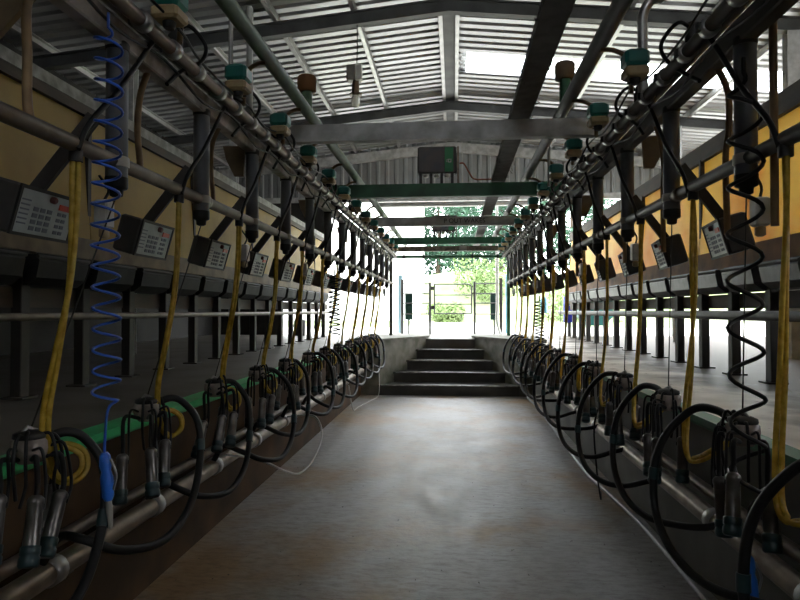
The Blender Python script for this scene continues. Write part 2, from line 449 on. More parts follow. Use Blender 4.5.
# rafters (I section, both slopes) on columns
for Y in (.2, 3.6, 7.16, 10.7):
    mb = MB()
    for xa, xb in ((XR, -5.6), (XR, 7.0)):
        za, zb = roof_z(xa) - .26, roof_z(xb) - .26
        for (w, lo, hi) in ((.05, 0, .012), (.05, .148, .16), (.005, .012, .148)):
            vs = [(xa, Y - w, za + lo), (xa, Y + w, za + lo), (xb, Y + w, zb + lo), (xb, Y - w, zb + lo),
                  (xa, Y - w, za + hi), (xa, Y + w, za + hi), (xb, Y + w, zb + hi), (xb, Y - w, zb + hi)]
            mb.add(vs, [(0, 3, 2, 1), (4, 5, 6, 7), (0, 1, 5, 4), (2, 3, 7, 6), (0, 4, 7, 3), (1, 2, 6, 5)])
    struct(mb.build('roof_rafter', M['steel']))
    for x in (-3.9, 3.72):
        cm = MB().box(x - .065, x + .065, Y - .06, Y - .05, GZ, roof_z(x) - .26).box(x - .065, x + .065, Y + .05, Y + .06, GZ, roof_z(x) - .26).box(x - .005, x + .005, Y - .05, Y + .05, GZ, roof_z(x) - .26)
        struct(cm.build('roof_column', M['beamgrey']))
# purlins
for x in (-.165, .045, -1.17, -2.1, -3.05, -4.0, -4.9, 1.05, 2.0, 2.95, 3.9, 4.9, 5.9):
    z = roof_z(x)
    w = .028
    mb = MB().box(x - w, x + w, YR0, YR1, z - .10, z - .092).box(x - w, x - w + .006, YR0, YR1, z - .10, z - .006).box(x - w, x + w, YR0, YR1, z - .012, z - .005)
    struct(mb.build('roof_purlin', M['purlin']))
# gable end above the opening: vertical ribbed cladding, bottom edge at the door track
mb = MB()
GY, GB = 13.42, 2.36
x = -5.6
vs, fs = [], []
xs = []
while x < 7.2:
    xs += [(x, 0), (x + .10, 0), (x + .125, .03), (x + .175, .03)]
    x += .2
for x, dy in xs:
    vs += [(x, GY - dy, GB), (x, GY - dy, roof_z(x) - .0)]
fs = [(2 * i, 2 * i + 2, 2 * i + 3, 2 * i + 1) for i in range(len(xs) - 1)]
mb.add(vs, fs)
struct(mb.build('wall_gable', M['cladding']))
mb = MB()
for xa, xb in ((XR, -5.6), (XR, 7.0)):
    za, zb = roof_z(xa) - .30, roof_z(xb) - .30
    vs = [(xa, 13.28, za), (xa, 13.38, za), (xb, 13.38, zb), (xb, 13.28, zb), (xa, 13.28, za + .2), (xa, 13.38, za + .2), (xb, 13.38, zb + .2), (xb, 13.28, zb + .2)]
    mb.add(vs, [(0, 3, 2, 1), (4, 5, 6, 7), (0, 1, 5, 4), (2, 3, 7, 6), (0, 4, 7, 3), (1, 2, 6, 5)])
struct(mb.build('trim_gable_rafter', M['beamgrey']))
struct(MB().tube([(-1.75, 13.2, 2.27), (1.65, 13.2, 2.27)], .055, 14).build('trim_door_track', M['purlin']))
struct(MB().box(-5.2, 6.4, 13.3, 13.4, 2.36, 2.48).build('trim_door_header', M['beamgrey']))
for x in (-4.4, 4.6):
    struct(MB().box(x - .07, x + .07, 13.25, 13.4, GZ, 2.36).build('trim_door_post', M['steel']))
plane_box('wall_end_left', M['block'], -5.3, -3.75, 13.3, 13.4, GZ, 2.36)
plane_box('end_left_gap_screen', M['block'], -3.75, -2.8, 13.3, 13.4, .55, 2.36)  # added panel that closes bright gaps at the far left end
struct(MB().box(-.135, .018, YR0, 13.3, RZ - .085, RZ - .075).build('ridge_gap_shade', M['steel']))  # dark sheet added to draw the dark gap beneath the ridge
# left wall: block below, sheet above; back wall; low right block wall
plane_box('wall_far_left', M['block'], -5.45, -5.3, -2.6, 13.4, GZ, 3.22)
mb = MB().box(-5.6, -1.1, -2.75, -2.6, -1.55, 3.8).box(1.1, 6.5, -2.75, -2.6, -1.55, 3.8).box(-1.1, 1.1, -2.75, -2.6, -1.55, 2.0).box(-1.1, 1.1, -2.75, -2.6, 2.55, 3.8)
struct(mb.build('wall_back', M['block']))
mb = MB()
vs, fs = [], []
xs = []
y = -2.6
while y < 13.3:
    xs += [(y, 0), (y + .10, 0), (y + .125, .03), (y + .175, .03)]
    y += .2
for y, dx in xs:
    vs += [(6.45 - dx, y, 1.45), (6.45 - dx, y, roof_z(6.45))]
mb.add(vs, [(2 * i, 2 * i + 2, 2 * i + 3, 2 * i + 1) for i in range(len(xs) - 1)])
struct(mb.build('right_light_screen', M['cladding']))  # unseen sheeting added to keep side daylight off the left barrier
plane_box('wall_right_low', M['block'], 4.2, 4.35, -2.6, 8.0, GZ, .42)

# ------------------------------------------------------------------ long rails, pipes and beams
def pipe(name, label, cat, pts, r, m, n=12, group=None):
    return tag(MB().tube(pts, r, n).build(name, m), label, cat, group)
Y0, Y1 = -.6, 11.75
for nm, d in SIDES.items():
    X, s = d['X'], d['s']
    # upper square beam
    mb = MB().bbox(X - .03, X + .03, Y0, Y1, .94, 1.03, .006)
    b = thing('overhead_beam', f'dusty square steel beam carrying the vertical cylinders, {nm} side of the pit', 'beam', (X, Y0, .94))
    mb.build('beam', M['railbeam'] if nm == 'left' else M['darkbeam'], b)
    # end post of the rail
    ep = MB().bbox(X - .03, X + .03, Y1, Y1 + .06, GZ + .06, 1.06, .006)
    tag(ep.build('end_post', M['green'] if nm == 'right' else M['steel']), f"{'green' if nm=='right' else 'grey'} end post holding the {nm} rails beside the steps", 'post')
    # clamped pipe on the pit side
    p = thing('clamped_pipe', f'brown dirty pipe with joint clamps under the pulsators on the {nm} side', 'pipe', (X - s * .09, Y0, 1.03))
    MB().tube([(X - s * .09, Y0, 1.035), (X - s * .09, Y1, 1.035)], .026, 12).build('pipe', M['rustpipe'] if nm == 'left' else M['darkbeam'], p)
    y = .9
    while y < Y1:
        MB().lathe([(.027, -.022), (.036, -.02), (.036, .02), (.027, .022)], (X - s * .09, y, 1.035), (0, 1, 0), 12).build('pipe_clamp', M['galv'], p)
        MB().box(X - s * .09 - .045, X - s * .09 - .03, y - .012, y + .012, 1.02, 1.05).build('clamp_bolt', M['blackmatt'], p)
        y += PITCH / 3 + jit(.02)
    # second, darker pipe above beam and a sagging cable
    pipe('vacuum_pipe', f'dark vacuum pipe running above the square beam on the {nm} side', 'pipe', [(X + s * .0, Y0, 1.10), (X + s * .0, Y1, 1.10)], .03, M['darkpipe'])
    pts = [(X - s * .045 + jit(.008), Y0 + k * .37, .985 + (-.035 if k % 2 else .01) + jit(.012)) for k in range(34)]
    pipe('sagging_cable', f'thin black cable sagging along the upper beam on the {nm} side', 'cable', catmull([(a - s * .012, b_, c) for a, b_, c in pts], 4), .006, M['black'], 6)
    for q_, (dx_, z_, lb_) in enumerate(((-.13, 1.085, 'black cable lying loose along the pulsator line'), (.05, 1.155, 'dusty thin cable looping above the vacuum pipe'))):
        pts = [(X + s * dx_ + jit(.018), Y0 + k * .29 + jit(.05), z_ + jit(.03)) for k in range(43)]
        pipe('loose_cable', f'{lb_} on the {nm} side', 'cable', catmull(pts, 4), .0055, M['black'] if q_ == 0 else M['cord'], 6)
    # middle rail
    rz = .53
    r = thing('middle_rail', f'brown round rail at the foot of the {nm} row of cylinders', 'rail', (X, Y0, rz))
    MB().tube([(X, Y0, rz), (X, Y1, rz)], .026, 12).build('rail', M['railpipe'] if nm == 'left' else M['darkpipe'], r)
    for k in range(8):
        MB().lathe([(.026, -.03), (.031, -.028), (.031, .028), (.026, .03)], (X, 1.4 + k * 1.5, rz), (0, 1, 0), 12).build('sleeve', M['rustpipe'], r)
    # front rail of the feed line
    px = d['panel']
    pipe('low_rail', f'round steel rail at knee height in front of the {nm} feed bowls', 'rail', [(px - s * .18, .4, -.035), (px - s * .18, 12.7, -.035)], .024 if nm == 'left' else .036, M['railpipe'] if nm == 'left' else M['darkpipe'])
    # milk and vacuum lines in the pit
    wx = d['wall']
    q = thing('milk_line', f'large stainless milk line low on the {nm} pit wall', 'pipe', (wx - s * .13, Y0, -.92))
    MB().tube([(wx - s * .13, Y0, -.92), (wx - s * .13, YEND - .15, -.92)], .042, 16).build('pipe', M['stainless'], q)
    y = 1.35
    while y < YEND - .2:
        MB().lathe([(.042, -.03), (.051, -.026), (.051, .026), (.042, .03)], (wx - s * .13, y, -.92), (0, 1, 0), 16).build('union', M['galv'], q)
        MB().box(min(wx, wx - s * .13), max(wx, wx - s * .13), y + .1, y + .13, -.975, -.955).build('bracket', M['steel'], q)
        y += PITCH
    pipe('wash_line', f'thinner pipe behind the milk line on the {nm} pit wall', 'pipe', [(wx - s * .045, Y0, -.90 + .03), (wx - s * .045, YEND - .15, -.87)], .028, M['rustpipe'])

# overhead longitudinal pipes
gp = thing('green_overhead_pipe', 'faded green pipe running overhead left of centre with a capped riser', 'pipe', (-.97, .2, 1.32))
MB().tube([(-.97, .2, 1.325), (-.97, 12.4, 1.325)], .038, 16).build('pipe', M['greenpipe'], gp)
MB().tube([(-.97, 4.02, 1.33), (-.97, 4.02, 1.50)], .036, 14).build('riser', M['greenpipe'], gp)
MB().lathe([(.04, 0), (.062, .005), (.064, .09), (.055, .105)], (-.97, 4.02, 1.45), n=16).build('riser_cap', M['rust'], gp)
dp = thing('dark_overhead_pipe', 'shade-darkened pipe running overhead right of centre with a capped riser', 'pipe', (.72, .2, 1.32))
MB().tube([(.72, .2, 1.325), (.72, 12.4, 1.325)], .04, 16).build('pipe', M['darkpipe'], dp)
MB().tube([(.72, 4.08, 1.33), (.72, 4.08, 1.52)], .036, 14).build('riser', M['green'], dp)
MB().lathe([(.04, 0), (.064, .005), (.066, .095), (.056, .11)], (.72, 4.08, 1.50), n=16).build('riser_cap', M['tanplate'], dp)
# cable tray: two side lips, rungs and dirty cables
ct = thing('cable_tray', 'wide black cobwebbed cable tray running overhead beside the dark pipe', 'cable tray', (.44, .2, 1.30))
MB().box(.375, .505, .2, 12.4, 1.285, 1.292).box(.375, .382, .2, 12.4, 1.292, 1.335).box(.498, .505, .2, 12.4, 1.292, 1.335).build('tray', M['trunk'], ct)
for k, xx in enumerate((.40, .425, .45, .475)):
    MB().tube(catmull([(xx + jit(.01), .2 + j * .6, 1.305 + jit(.006)) for j in range(21)], 3), .011, 6).build('cable', M['black'] if k % 2 else M['trunk'], ct)
cb = MB()
for k in range(60):
    y = random.uniform(1.2, 7); x = random.choice((.375, .505)) + jit(.01)
    cb.tube([(x, y, 1.29), (x + jit(.02), y + jit(.06), 1.29 - random.uniform(.01, .05)), (x + jit(.02), y + random.uniform(.03, .12), 1.285)], .0025, 4)
cw = cb.build('cobweb', M['trunk'], ct); cw['kind'] = 'stuff'

# cross beams
def cross_beam(y, z, h, m, label, x0=-1.25, x1=1.06):
    t = thing('cross_beam', label, 'beam', (x0, y, z))
    mb = MB().box(x0, x1, y - .035, y + .035, z - h / 2, z - h / 2 + .012).box(x0, x1, y - .035, y + .035, z + h / 2 - .012, z + h / 2).box(x0, x1, y - .035, y - .022, z - h / 2 + .012, z + h / 2 - .012)
    mb.build('channel', m, t)
    for x in (-1.2, 1.02):
        MB().box(x - .04, x + .04, y - .04, y + .04, 1.03, z - h / 2).build('seat_bracket', M['steel'], t)
    return t
B1 = cross_beam(4.15, 1.205, .115, M['beamgrey'], 'pale grey galvanised cross beam nearest the camera, under both capped risers')
B2 = cross_beam(6.2, 1.205, .13, M['green'], 'dark green cross beam carrying the larger-looking control box')
B3 = cross_beam(8.36, 1.205, .12, M['beamgrey'], 'grey cross beam with dark stencilled letters')
B4 = cross_beam(10.5, 1.185, .115, M['green'], 'dark green cross beam carrying the farther control box')
B5 = cross_beam(11.5, 1.15, .09, M['rustpipe'], 'brown cross beam just short of the end tie bar')
tb = thing('tie_bar', 'thin dark tie bar joining both rail ends above the steps', 'bar', (-1.2, 11.8, 1.03))
MB().tube([(-1.2, 11.78, 1.03), (1.02, 11.78, 1.03)], .028, 10).build('bar', M['green'], tb)
for x in (-.95, -.57, .35, .82):
    MB().lathe([(.03, -.02), (.04, -.018), (.04, .018), (.03, .02)], (x, 11.78, 1.03), (1, 0, 0), 10).build('collar', M['blackmatt'], tb)
MB().box(-.59, -.575, 11.76, 11.8, 1.05, 1.12).build('upright', M['steel'], tb)
MB().box(.33, .345, 11.76, 11.8, 1.05, 1.12).build('upright', M['steel'], tb)
tag(MB().bbox(.1, .23, 11.40, 11.46, 1.10, 1.2, .008).build('junction_box', M['clamp']), 'small pale junction box fixed on the brown cross beam', 'junction box')

def text_mesh(body, size, extrude=.0015):
    cu = bpy.data.curves.new('tmp', 'FONT'); cu.body = body; cu.size = size; cu.extrude = extrude
    cu.align_x = 'CENTER'; cu.align_y = 'CENTER'
    o = bpy.data.objects.new('tmp', cu); COL.objects.link(o)
    dg = bpy.context.evaluated_depsgraph_get()
    me = bpy.data.meshes.new_from_object(o.evaluated_get(dg))
    vs = [v.co.copy() for v in me.vertices]; fs = [tuple(p.vertices) for p in me.polygons]
    bpy.data.objects.remove(o); bpy.data.curves.remove(cu); bpy.data.meshes.remove(me)
    return vs, fs
vs, fs = text_mesh('P OUT WAKES', .085)
MB().add([(v.x * 1.0 + .14, 8.36 - .0365 - v.z, 1.205 + v.y) for v in vs], fs).build('stencilled_lettering', M['letter'], B3)

# control boxes on the green beams
def beam_box(y, zb, label):
    t = thing('control_box', label, 'control box', (-.15, y, zb))
    x0, x1 = -.36, .03
    z0, z1 = zb + .10, zb + .37
    MB().bbox(x0, x1, y - .04, y + .10, z0, z1, .012).build('casing', M['casing'], t)
    MB().bbox(x0 + .012, x0 + .26, y - .046, y - .04, z0 + .014, z1 - .014, .002).build('front_panel', M['boxfront'], t)
    g = MB().bbox(x0 + .27, x0 + .355, y - .047, y - .04, z0 + .014, z1 - .012, .002).build('green_strip', M['boxgreen'], t)
    # small white mark: a square bracket with dots
    mx, mz = x0 + .285, z0 + .105
    mb = MB()
    for (a, b, c, d) in ((.018, .05, 0, .006), (.018, .024, 0, .034), (.018, .038, .028, .034), (.044, .05, 0, .034), (0, .006, .004, .010), (0, .006, .018, .024), (.008, .014, .01, .016), (.008, .014, .026, .032)):
        mb.box(mx + a, mx + b, y - .049, y - .047, mz + c, mz + d)
    mb.build('white_mark', M['white'], g)
    for k in range(4):
        xx = x0 + .03 + k * .105
        MB().box(xx - .014, xx + .014, y - .03, y + .03, zb, z0).build('foot', M['blackmatt'], t)
    for k in range(3):
        xx = x0 + .082 + k * .105
        MB().lathe([(.022, -.035), (.026, -.03), (.026, -.004), (.022, 0)], (xx, y, z0), n=10).build('cable_gland', M['white'], t)
    MB().box(x1 + .003, x1 + .022, y - .02, y + .02, zb, z1).build('side_bracket', M['rustpipe'], t)
    return t
beam_box(6.2, 1.27, 'charcoal control box with green strip on the nearer green cross beam')
beam_box(10.5, 1.243, 'charcoal control box on the farther green cross beam, partly behind lettered beam')
pipe('red_brown_cable', 'red-brown cable dipping from the control box along the green beam', 'cable',
     catmull([(.06, 6.18, 1.47), (.10, 6.16, 1.46), (.15, 6.14, 1.37), (.20, 6.15, 1.305), (.30, 6.16, 1.30), (.40, 6.2, 1.31)], 6), .009, M['redcable'], 6)
# lamp hanging from rafter
lp = thing('hanging_lamp', 'bare unlit bulb in a holder hanging under a grey box from the rafter', 'lamp', (-1.13, 7.16, 3.33))
MB().tube(catmull([(-1.13, 7.16, 3.36), (-1.125, 7.16, 3.1), (-1.135, 7.16, 2.86)], 5), .006, 6).build('cord', M['cord'], lp)
MB().bbox(-1.24, -1.08, 7.06, 7.2, 2.68, 2.86, .008).build('junction_box', M['clamp'], lp)
MB().bbox(-1.13, -1.05, 6.99, 7.058, 2.66, 2.84, .006).build('socket_plate', M['white'], lp)
MB().lathe([(.035, .17), (.045, .12), (.045, .04), (.075, .02), (.075, 0)], (-1.14, 7.12, 2.51), n=14).build('lamp_holder', M['brass'], lp)
MB().lathe([(.035, 0), (.05, -.04), (.05, -.09), (.036, -.13), (.01, -.148)], (-1.14, 7.12, 2.51), n=14).build('bulb', M['glass'], lp)
# bent grey conduits rising on the right, straight ones on the left
pipe('bent_conduit', 'shiny bent conduit rising on the right between two pulsators', 'conduit',
     catmull([(.92, 3.1, 1.04), (.92, 3.1, 1.36), (.922, 3.1, 1.44), (.945, 3.09, 1.495), (.99, 3.07, 1.515), (1.16, 3.0, 1.525)], 6), .024, M['galv'], 12)
pipe('conduit_riser', 'thin grey conduit rising on the left behind second pulsator', 'conduit', [(-1.12, 3.02, 1.06), (-1.12, 3.02, 1.62)], .012, M['galv'], 8)
pipe('conduit_riser', 'pale square conduit rising on the left just beyond the thin one', 'conduit', [(-1.11, 3.28, 1.06), (-1.11, 3.28, 1.66)], .02, M['white'], 4)
pipe('conduit_riser', 'thin grey conduit beside sixth pulsator on the right', 'conduit', [(.80, 5.3, 1.05), (.80, 5.3, 1.6)], .012, M['galv'], 8)

# ------------------------------------------------------------------ repeated units
def make_cylinder():
    t = thing('vertical_cylinder', '', 'cylinder', (0, 0, 0), 'cylinders between upper beam and middle rail')
    MB().lathe([(.034, .47), (.0375, .475), (.0375, .95), (.034, .955)], n=20).build('barrel', M['tank'], t)
    MB().lathe([(.041, .512), (.043, .515), (.043, .545), (.041, .548)], n=20).build('clamp_ring', M['clamp'], t)
    MB().lathe([(.012, .405), (.022, .41), (.024, .43), (.036, .435), (.039, .44), (.039, .475)], n=18).build('end_cap', M['black'], t)
    MB().lathe([(.039, .93), (.041, .935), (.041, .955), (.02, .975), (.015, .98)], n=18).build('top_cap', M['blackmatt'], t)
    return t
def make_pulsator():
    t = thing('pulsator', '', 'pulsator', (0, 0, 0), 'teal-capped pulsators on the upper pipes')
    MB().bbox(-.055, .055, -.055, .055, -.012, .065, .014).build('cap', M['teal'], t)
    MB().bbox(-.053, .053, -.053, .053, -.06, -.012, .01).build('base', M['cream'], t)
    MB().lathe([(.018, -.085), (.022, -.08), (.026, -.06)], n=12).build('stem', M['blackmatt'], t)
    MB().tube([(0, .048, -.02), (0, .085, -.02), (0, .095, -.05)], .011, 8).build('nipple', M['black'], t)
    return t
def make_box(dep):
    # face looks to +X and slightly down; width along Y
    t = thing('keypad_unit', '', 'control panel', (0, 0, 0), 'keypad units behind the middle rails')
    Rm = Matrix.Rotation(R(16), 4, 'Y')
    MB().bbox(-dep, 0, -.145, .145, -.08, .08, .008, Rm).build('casing', M['casing'], t)
    fr = MB()
    fr.box(0, .008, -.145, .145, .068, .08, Rm).box(0, .008, -.145, .145, -.08, -.07, Rm).box(0, .008, -.145, -.135, -.07, .068, Rm).box(0, .008, .135, .145, -.07, .068, Rm)
    fr.build('bezel', M['blackmatt'], t)
    p = MB().box(0, .004, -.135, .135, -.07, .068, Rm).build('panel', M['panelgrey'], t)
    k = MB(); k2 = MB(); k3 = MB()
    for r_ in range(4):
        for c in range(3):
            y = -.055 + c * .033; z = .012 - r_ * .021
            k.box(.004, .007, y - .011, y + .011, z - .007, z + .007, Rm)
        for c in range(2):
            y = .062 + c * .026; z = .012 - r_ * .021
            k2.box(.004, .007, y - .009, y + .009, z - .006, z + .006, Rm)
    for r_ in range(6):
        z = .035 - r_ * .015
        k3.box(.004, .0055, -.125, -.085, z - .0025, z + .0025, Rm)
    k.build('number_keys', M['key'], p); k2.build('function_keys', M['key'], p); k3.build('printed_lines', M['key'], p)
    MB().box(.004, .008, .052, .112, .026, .046, Rm).build('display', M['red'], p)
    MB().lathe([(.012, 0), (.012, .012), (.008, .016)], tuple(Rm @ Vector((.004, .01, .054))), tuple(Rm.to_3x3() @ Vector((1, 0, 0))), 12).build('knob', M['maroon'], p)
    # arm up to the rail
    ang = MB()
    a0, a1 = Vector((-.05, .0, .06)), Vector((.15, .03, .33))
    dv = (a1 - a0); L = dv.length
    q = dv.to_track_quat('Z', 'Y').to_matrix().to_4x4(); q.translation = a0
    ang.box(-.010, .010, -.022, .022, 0, L, q)
    ang.build('support_arm', M['darkpost'], t)
    return t
def make_meter():
    t = thing('meter_box', '', 'meter', (0, 0, 0), 'small white boxes beneath the cylinders')
    MB().bbox(-.025, .025, -.028, .028, -.05, .05, .006).build('casing', M['white'], t)
    MB().tube(catmull([(0, 0, .05), (.01, .01, .09), (-.02, .0, .14)], 4), .005, 6).build('lead', M['cord'], t)
    MB().lathe([(.008, 0), (.018, -.006), (.018, -.03), (.01, -.036)], (0, 0, -.05), n=10).build('fitting', M['cream'], t)
    return t

protoC, protoP, protoM = make_cylinder(), make_pulsator(), make_meter()
protoB = {'left': make_box(.10), 'right': make_box(.105)}
used = set()
def place(proto, loc, label, rotz=0):
    if proto.name in used: return dup(proto, loc, label, rotz)
    used.add(proto.name)
    proto.location = Vector(loc) + Vector((0, 0, E)); proto['label'] = label; proto.rotation_euler = (0, 0, rotz)
    return proto
def o_(i): return ORD[i]

def cluster(nm, Yc, i):
    d = SIDES[nm]; s = d['s']; p = -s
    Xc, Zc = (-1.33, -.43) if nm == 'left' else (1.0, -.42)
    lbl = f'{o_(i)} milking cluster from the camera along the {nm} kerb, cups hanging below its claw'
    t = thing('milking_cluster', lbl, 'milking cluster', (Xc, Yc, Zc), 'milking clusters hung along the pit kerbs')
    def W(u, y, z): return (Xc + p * u, Yc + y, Zc + z)
    # claw bowl with lid
    c = MB().lathe([(.012, -.05), (.034, -.046), (.052, -.02), (.056, .0), (.054, .022), (.046, .03)], W(0, 0, 0), n=18).build('claw', M['claw'], t)
    c['_o'] = t['_o']
    MB().lathe([(.046, .03), (.05, .034), (.048, .046), (.03, .054), (.012, .056)], W(0, 0, 0), n=18).build('claw_lid', M['blackmatt'], c)
    MB().tube([W(-.01, -.02, .05), W(-.005, -.005, .066), W(.01, .02, .05)], .007, 6).build('hanger_hook', M['galv'], c)
    # teat cups on short bent tubes
    spots = [(.075, -.10), (.085, .015), (.02, .11), (-.015, -.13)]
    for k, (u, y) in enumerate(spots):
        u += jit(.015); y += jit(.02)
        ztop = -.125 - random.uniform(0, .05)
        lean = Vector((p * random.uniform(.0, .05), random.uniform(-.14, -.04), -.21))
        top = Vector(W(u, y, ztop)); ax = lean.normalized()
        end = top + ax * .165
        un = Vector((u, y, 0)).normalized()
        st = W(un.x * .045, un.y * .045, -.028)
        mid = W(u * .85 + un.x * .012, y * .85 + un.y * .012, -.02 + jit(.012))
        m2 = top - ax * .04
        MB().tube(catmull([st, mid, m2, top], 6), .0085, 7).tube(catmull([W(un.x * .05, un.y * .05, .0), W(u * .9 + .02, y * .9, .01), tuple(m2 + Vector((p * .018, .012, 0))), tuple(top + ax * .03 + Vector((p * .02, .01, 0)))], 5), .005, 6).build('short_tube', M['black'], t)
        cu = MB().lathe([(.012, -.012), (.02, -.006), (.0235, 0), (.0245, .012), (.0225, .016), (.0235, .14), (.024, .165)], top, ax, 14).build('teat_cup', M['shell'], t)
        cu['_o'] = t['_o']
        MB().lathe([(.0245, -.035), (.028, -.032), (.028, -.012), (.025, -.008), (.029, -.002), (.029, .018), (.024, .024), (.012, .022)], end, ax, 14).build('liner', M['liner'], cu)
    px2 = MB()
    for k in range(5):
        a = -PI / 2 + k * PI / 4 + jit(.3); rr = random.uniform(.06, .10)
        e = (math.cos(a) * rr * .7 + .01, math.sin(a) * rr)
        px2.tube(catmull([W(e[0] * .25, e[1] * .25, .035), W(e[0] * .8, e[1] * .8, .05 + jit(.02)), W(e[0] * 1.05, e[1] * 1.05, -.03), W(e[0] * .95, e[1] * .95, -.10), W(e[0] * .8, e[1] * .8 + jit(.03), -.17 + jit(.03))], 5), .0058, 6)
    px2.build('pulse_tubes', M['black'], t)
    # long black milk hose looping out over the pit and back to the line
    if nm == 'left':
        pts = [(0, .05, .01), (.05, .105, .03), (.10, .135, .0), (.17, .125, -.09), (.21, .06, -.24), (.23, -.08, -.40), (.225, -.30, -.47), (.16, -.49, -.44), (.06, -.56, -.38), (-.03, -.55, -.36), (-.09, -.55, -.45)]
    else:
        pts = [(0, .05, .02), (.02, .16, .04), (.07, .25, .02), (.15, .31, -.10), (.19, .32, -.24), (.20, .28, -.40), (.19, .12, -.50), (.14, -.06, -.54), (.05, -.2, -.53), (-.05, -.27, -.50), (-.13, -.27, -.48)]
    jy, ju, jz = jit(.05), jit(.03), jit(.035)
    q = []
    for k, (u, y, z) in enumerate(pts):
        f = min(1, k / 4) * (1 if k < 9 else .3)
        q.append(W(u + ju * f, y + jy * f, z + jz * f))
    path = catmull(q, 7)
    mh = MB().tube(path, .0155, 10).build('milk_hose', M['black'], t)
    mh['_o'] = t['_o']
    kk = int(len(path) * (.40 + jit(.05)))
    MB().tube([path[kk], path[kk + 1], path[kk + 2]], .0195, 10).build('hose_joint', M['liner'], mh)
    # cord up to the cylinder
    cy = d['cy'] + PITCH * round((Yc - d['cy']) / PITCH + (.35 if nm == 'left' else 0))
    tp = (d['X'], cy, .41)
    if i > 0 or nm == 'left':
        tag(MB().tube([tp, W(0, 0, .052)], .0028, 5).build('lift_cord', M['cord']), f'thin lift cord from cylinder down to {o_(i)} milking cluster on the {nm}', 'cord', 'cords lifting the milking clusters')
    return t

def twin_hose(nm, y, i, Yc):
    d = SIDES[nm]; s = d['s']; p = -s
    X = d['X']
    Xc, Zc = (-1.33, -.43) if nm == 'left' else (1.0, -.42)
    a = jit(.02)
    if nm == 'left':
        pts = [(X, y, .49), (X - .006, y + .005, .3), (X - .02 + a * .5, y + a, .08), (X - .055 + a, y - .01, -.15), (X - .085, y - .01, -.33), (X - .085, y + .0, -.46), (X - .07, y + .03, -.54),
               (X - .05, y + .075, -.555), (X - .035, y + .115, -.53), (X - .045, y + .125, -.48), (X - .08, y + .09, -.447), (X - .12, y + .03, -.45)]
    else:
        b = Zc
        pts = [(X, y, .49), (X, y + .0, .3), (X - .005, y + a, .05), (X - .02, y + a * .6 - .01, -.2), (X - .045, y - .03, -.42), (X - .06, y - .06, -.56), (X - .058, y - .10, -.605), (X - .045, y - .18, -.585),
               (X - .035, y - .30, -.525), (X - .025, y - .40, -.47), (Xc, Yc + .05, -.44)]
    path = catmull(pts, 8)
    # two tubes twisting about each other
    m1, m2 = [], []
    L = 0; ph0 = random.uniform(0, 3)
    tw = 0 if random.random() < .25 else random.choice((-1, 1)) * random.uniform(2.0, 7.0)
    for k, P in enumerate(path):
        if k: L += (P - path[k - 1]).length
        T = (path[min(k + 1, len(path) - 1)] - path[max(k - 1, 0)]).normalized()
        u = Vector((0, 1, 0)) - T * T.y
        u = u.normalized() if u.length > .2 else Vector((1, 0, 0)); w = T.cross(u)
        an = ph0 * .3 + tw * L
        o = (u * math.cos(an) + w * math.sin(an)) * .0085
        m1.append(P + o); m2.append(P - o)
    t = thing('twin_hose', f'{o_(i)} yellow twin hose from the camera hanging from the {nm} middle rail', 'hose', (X, y, .49), 'yellow twin hoses hanging from the middle rails')
    MB().tube(m1, .0086, 8).build('tube', M['yellowhose'], t)
    MB().tube(m2, .0086, 8).build('tube', M['yellowhose'], t)
    MB().lathe([(.022, -.02), (.022, .02)], (X, y, .495), n=10).build('ferrule', M['blackmatt'], t)

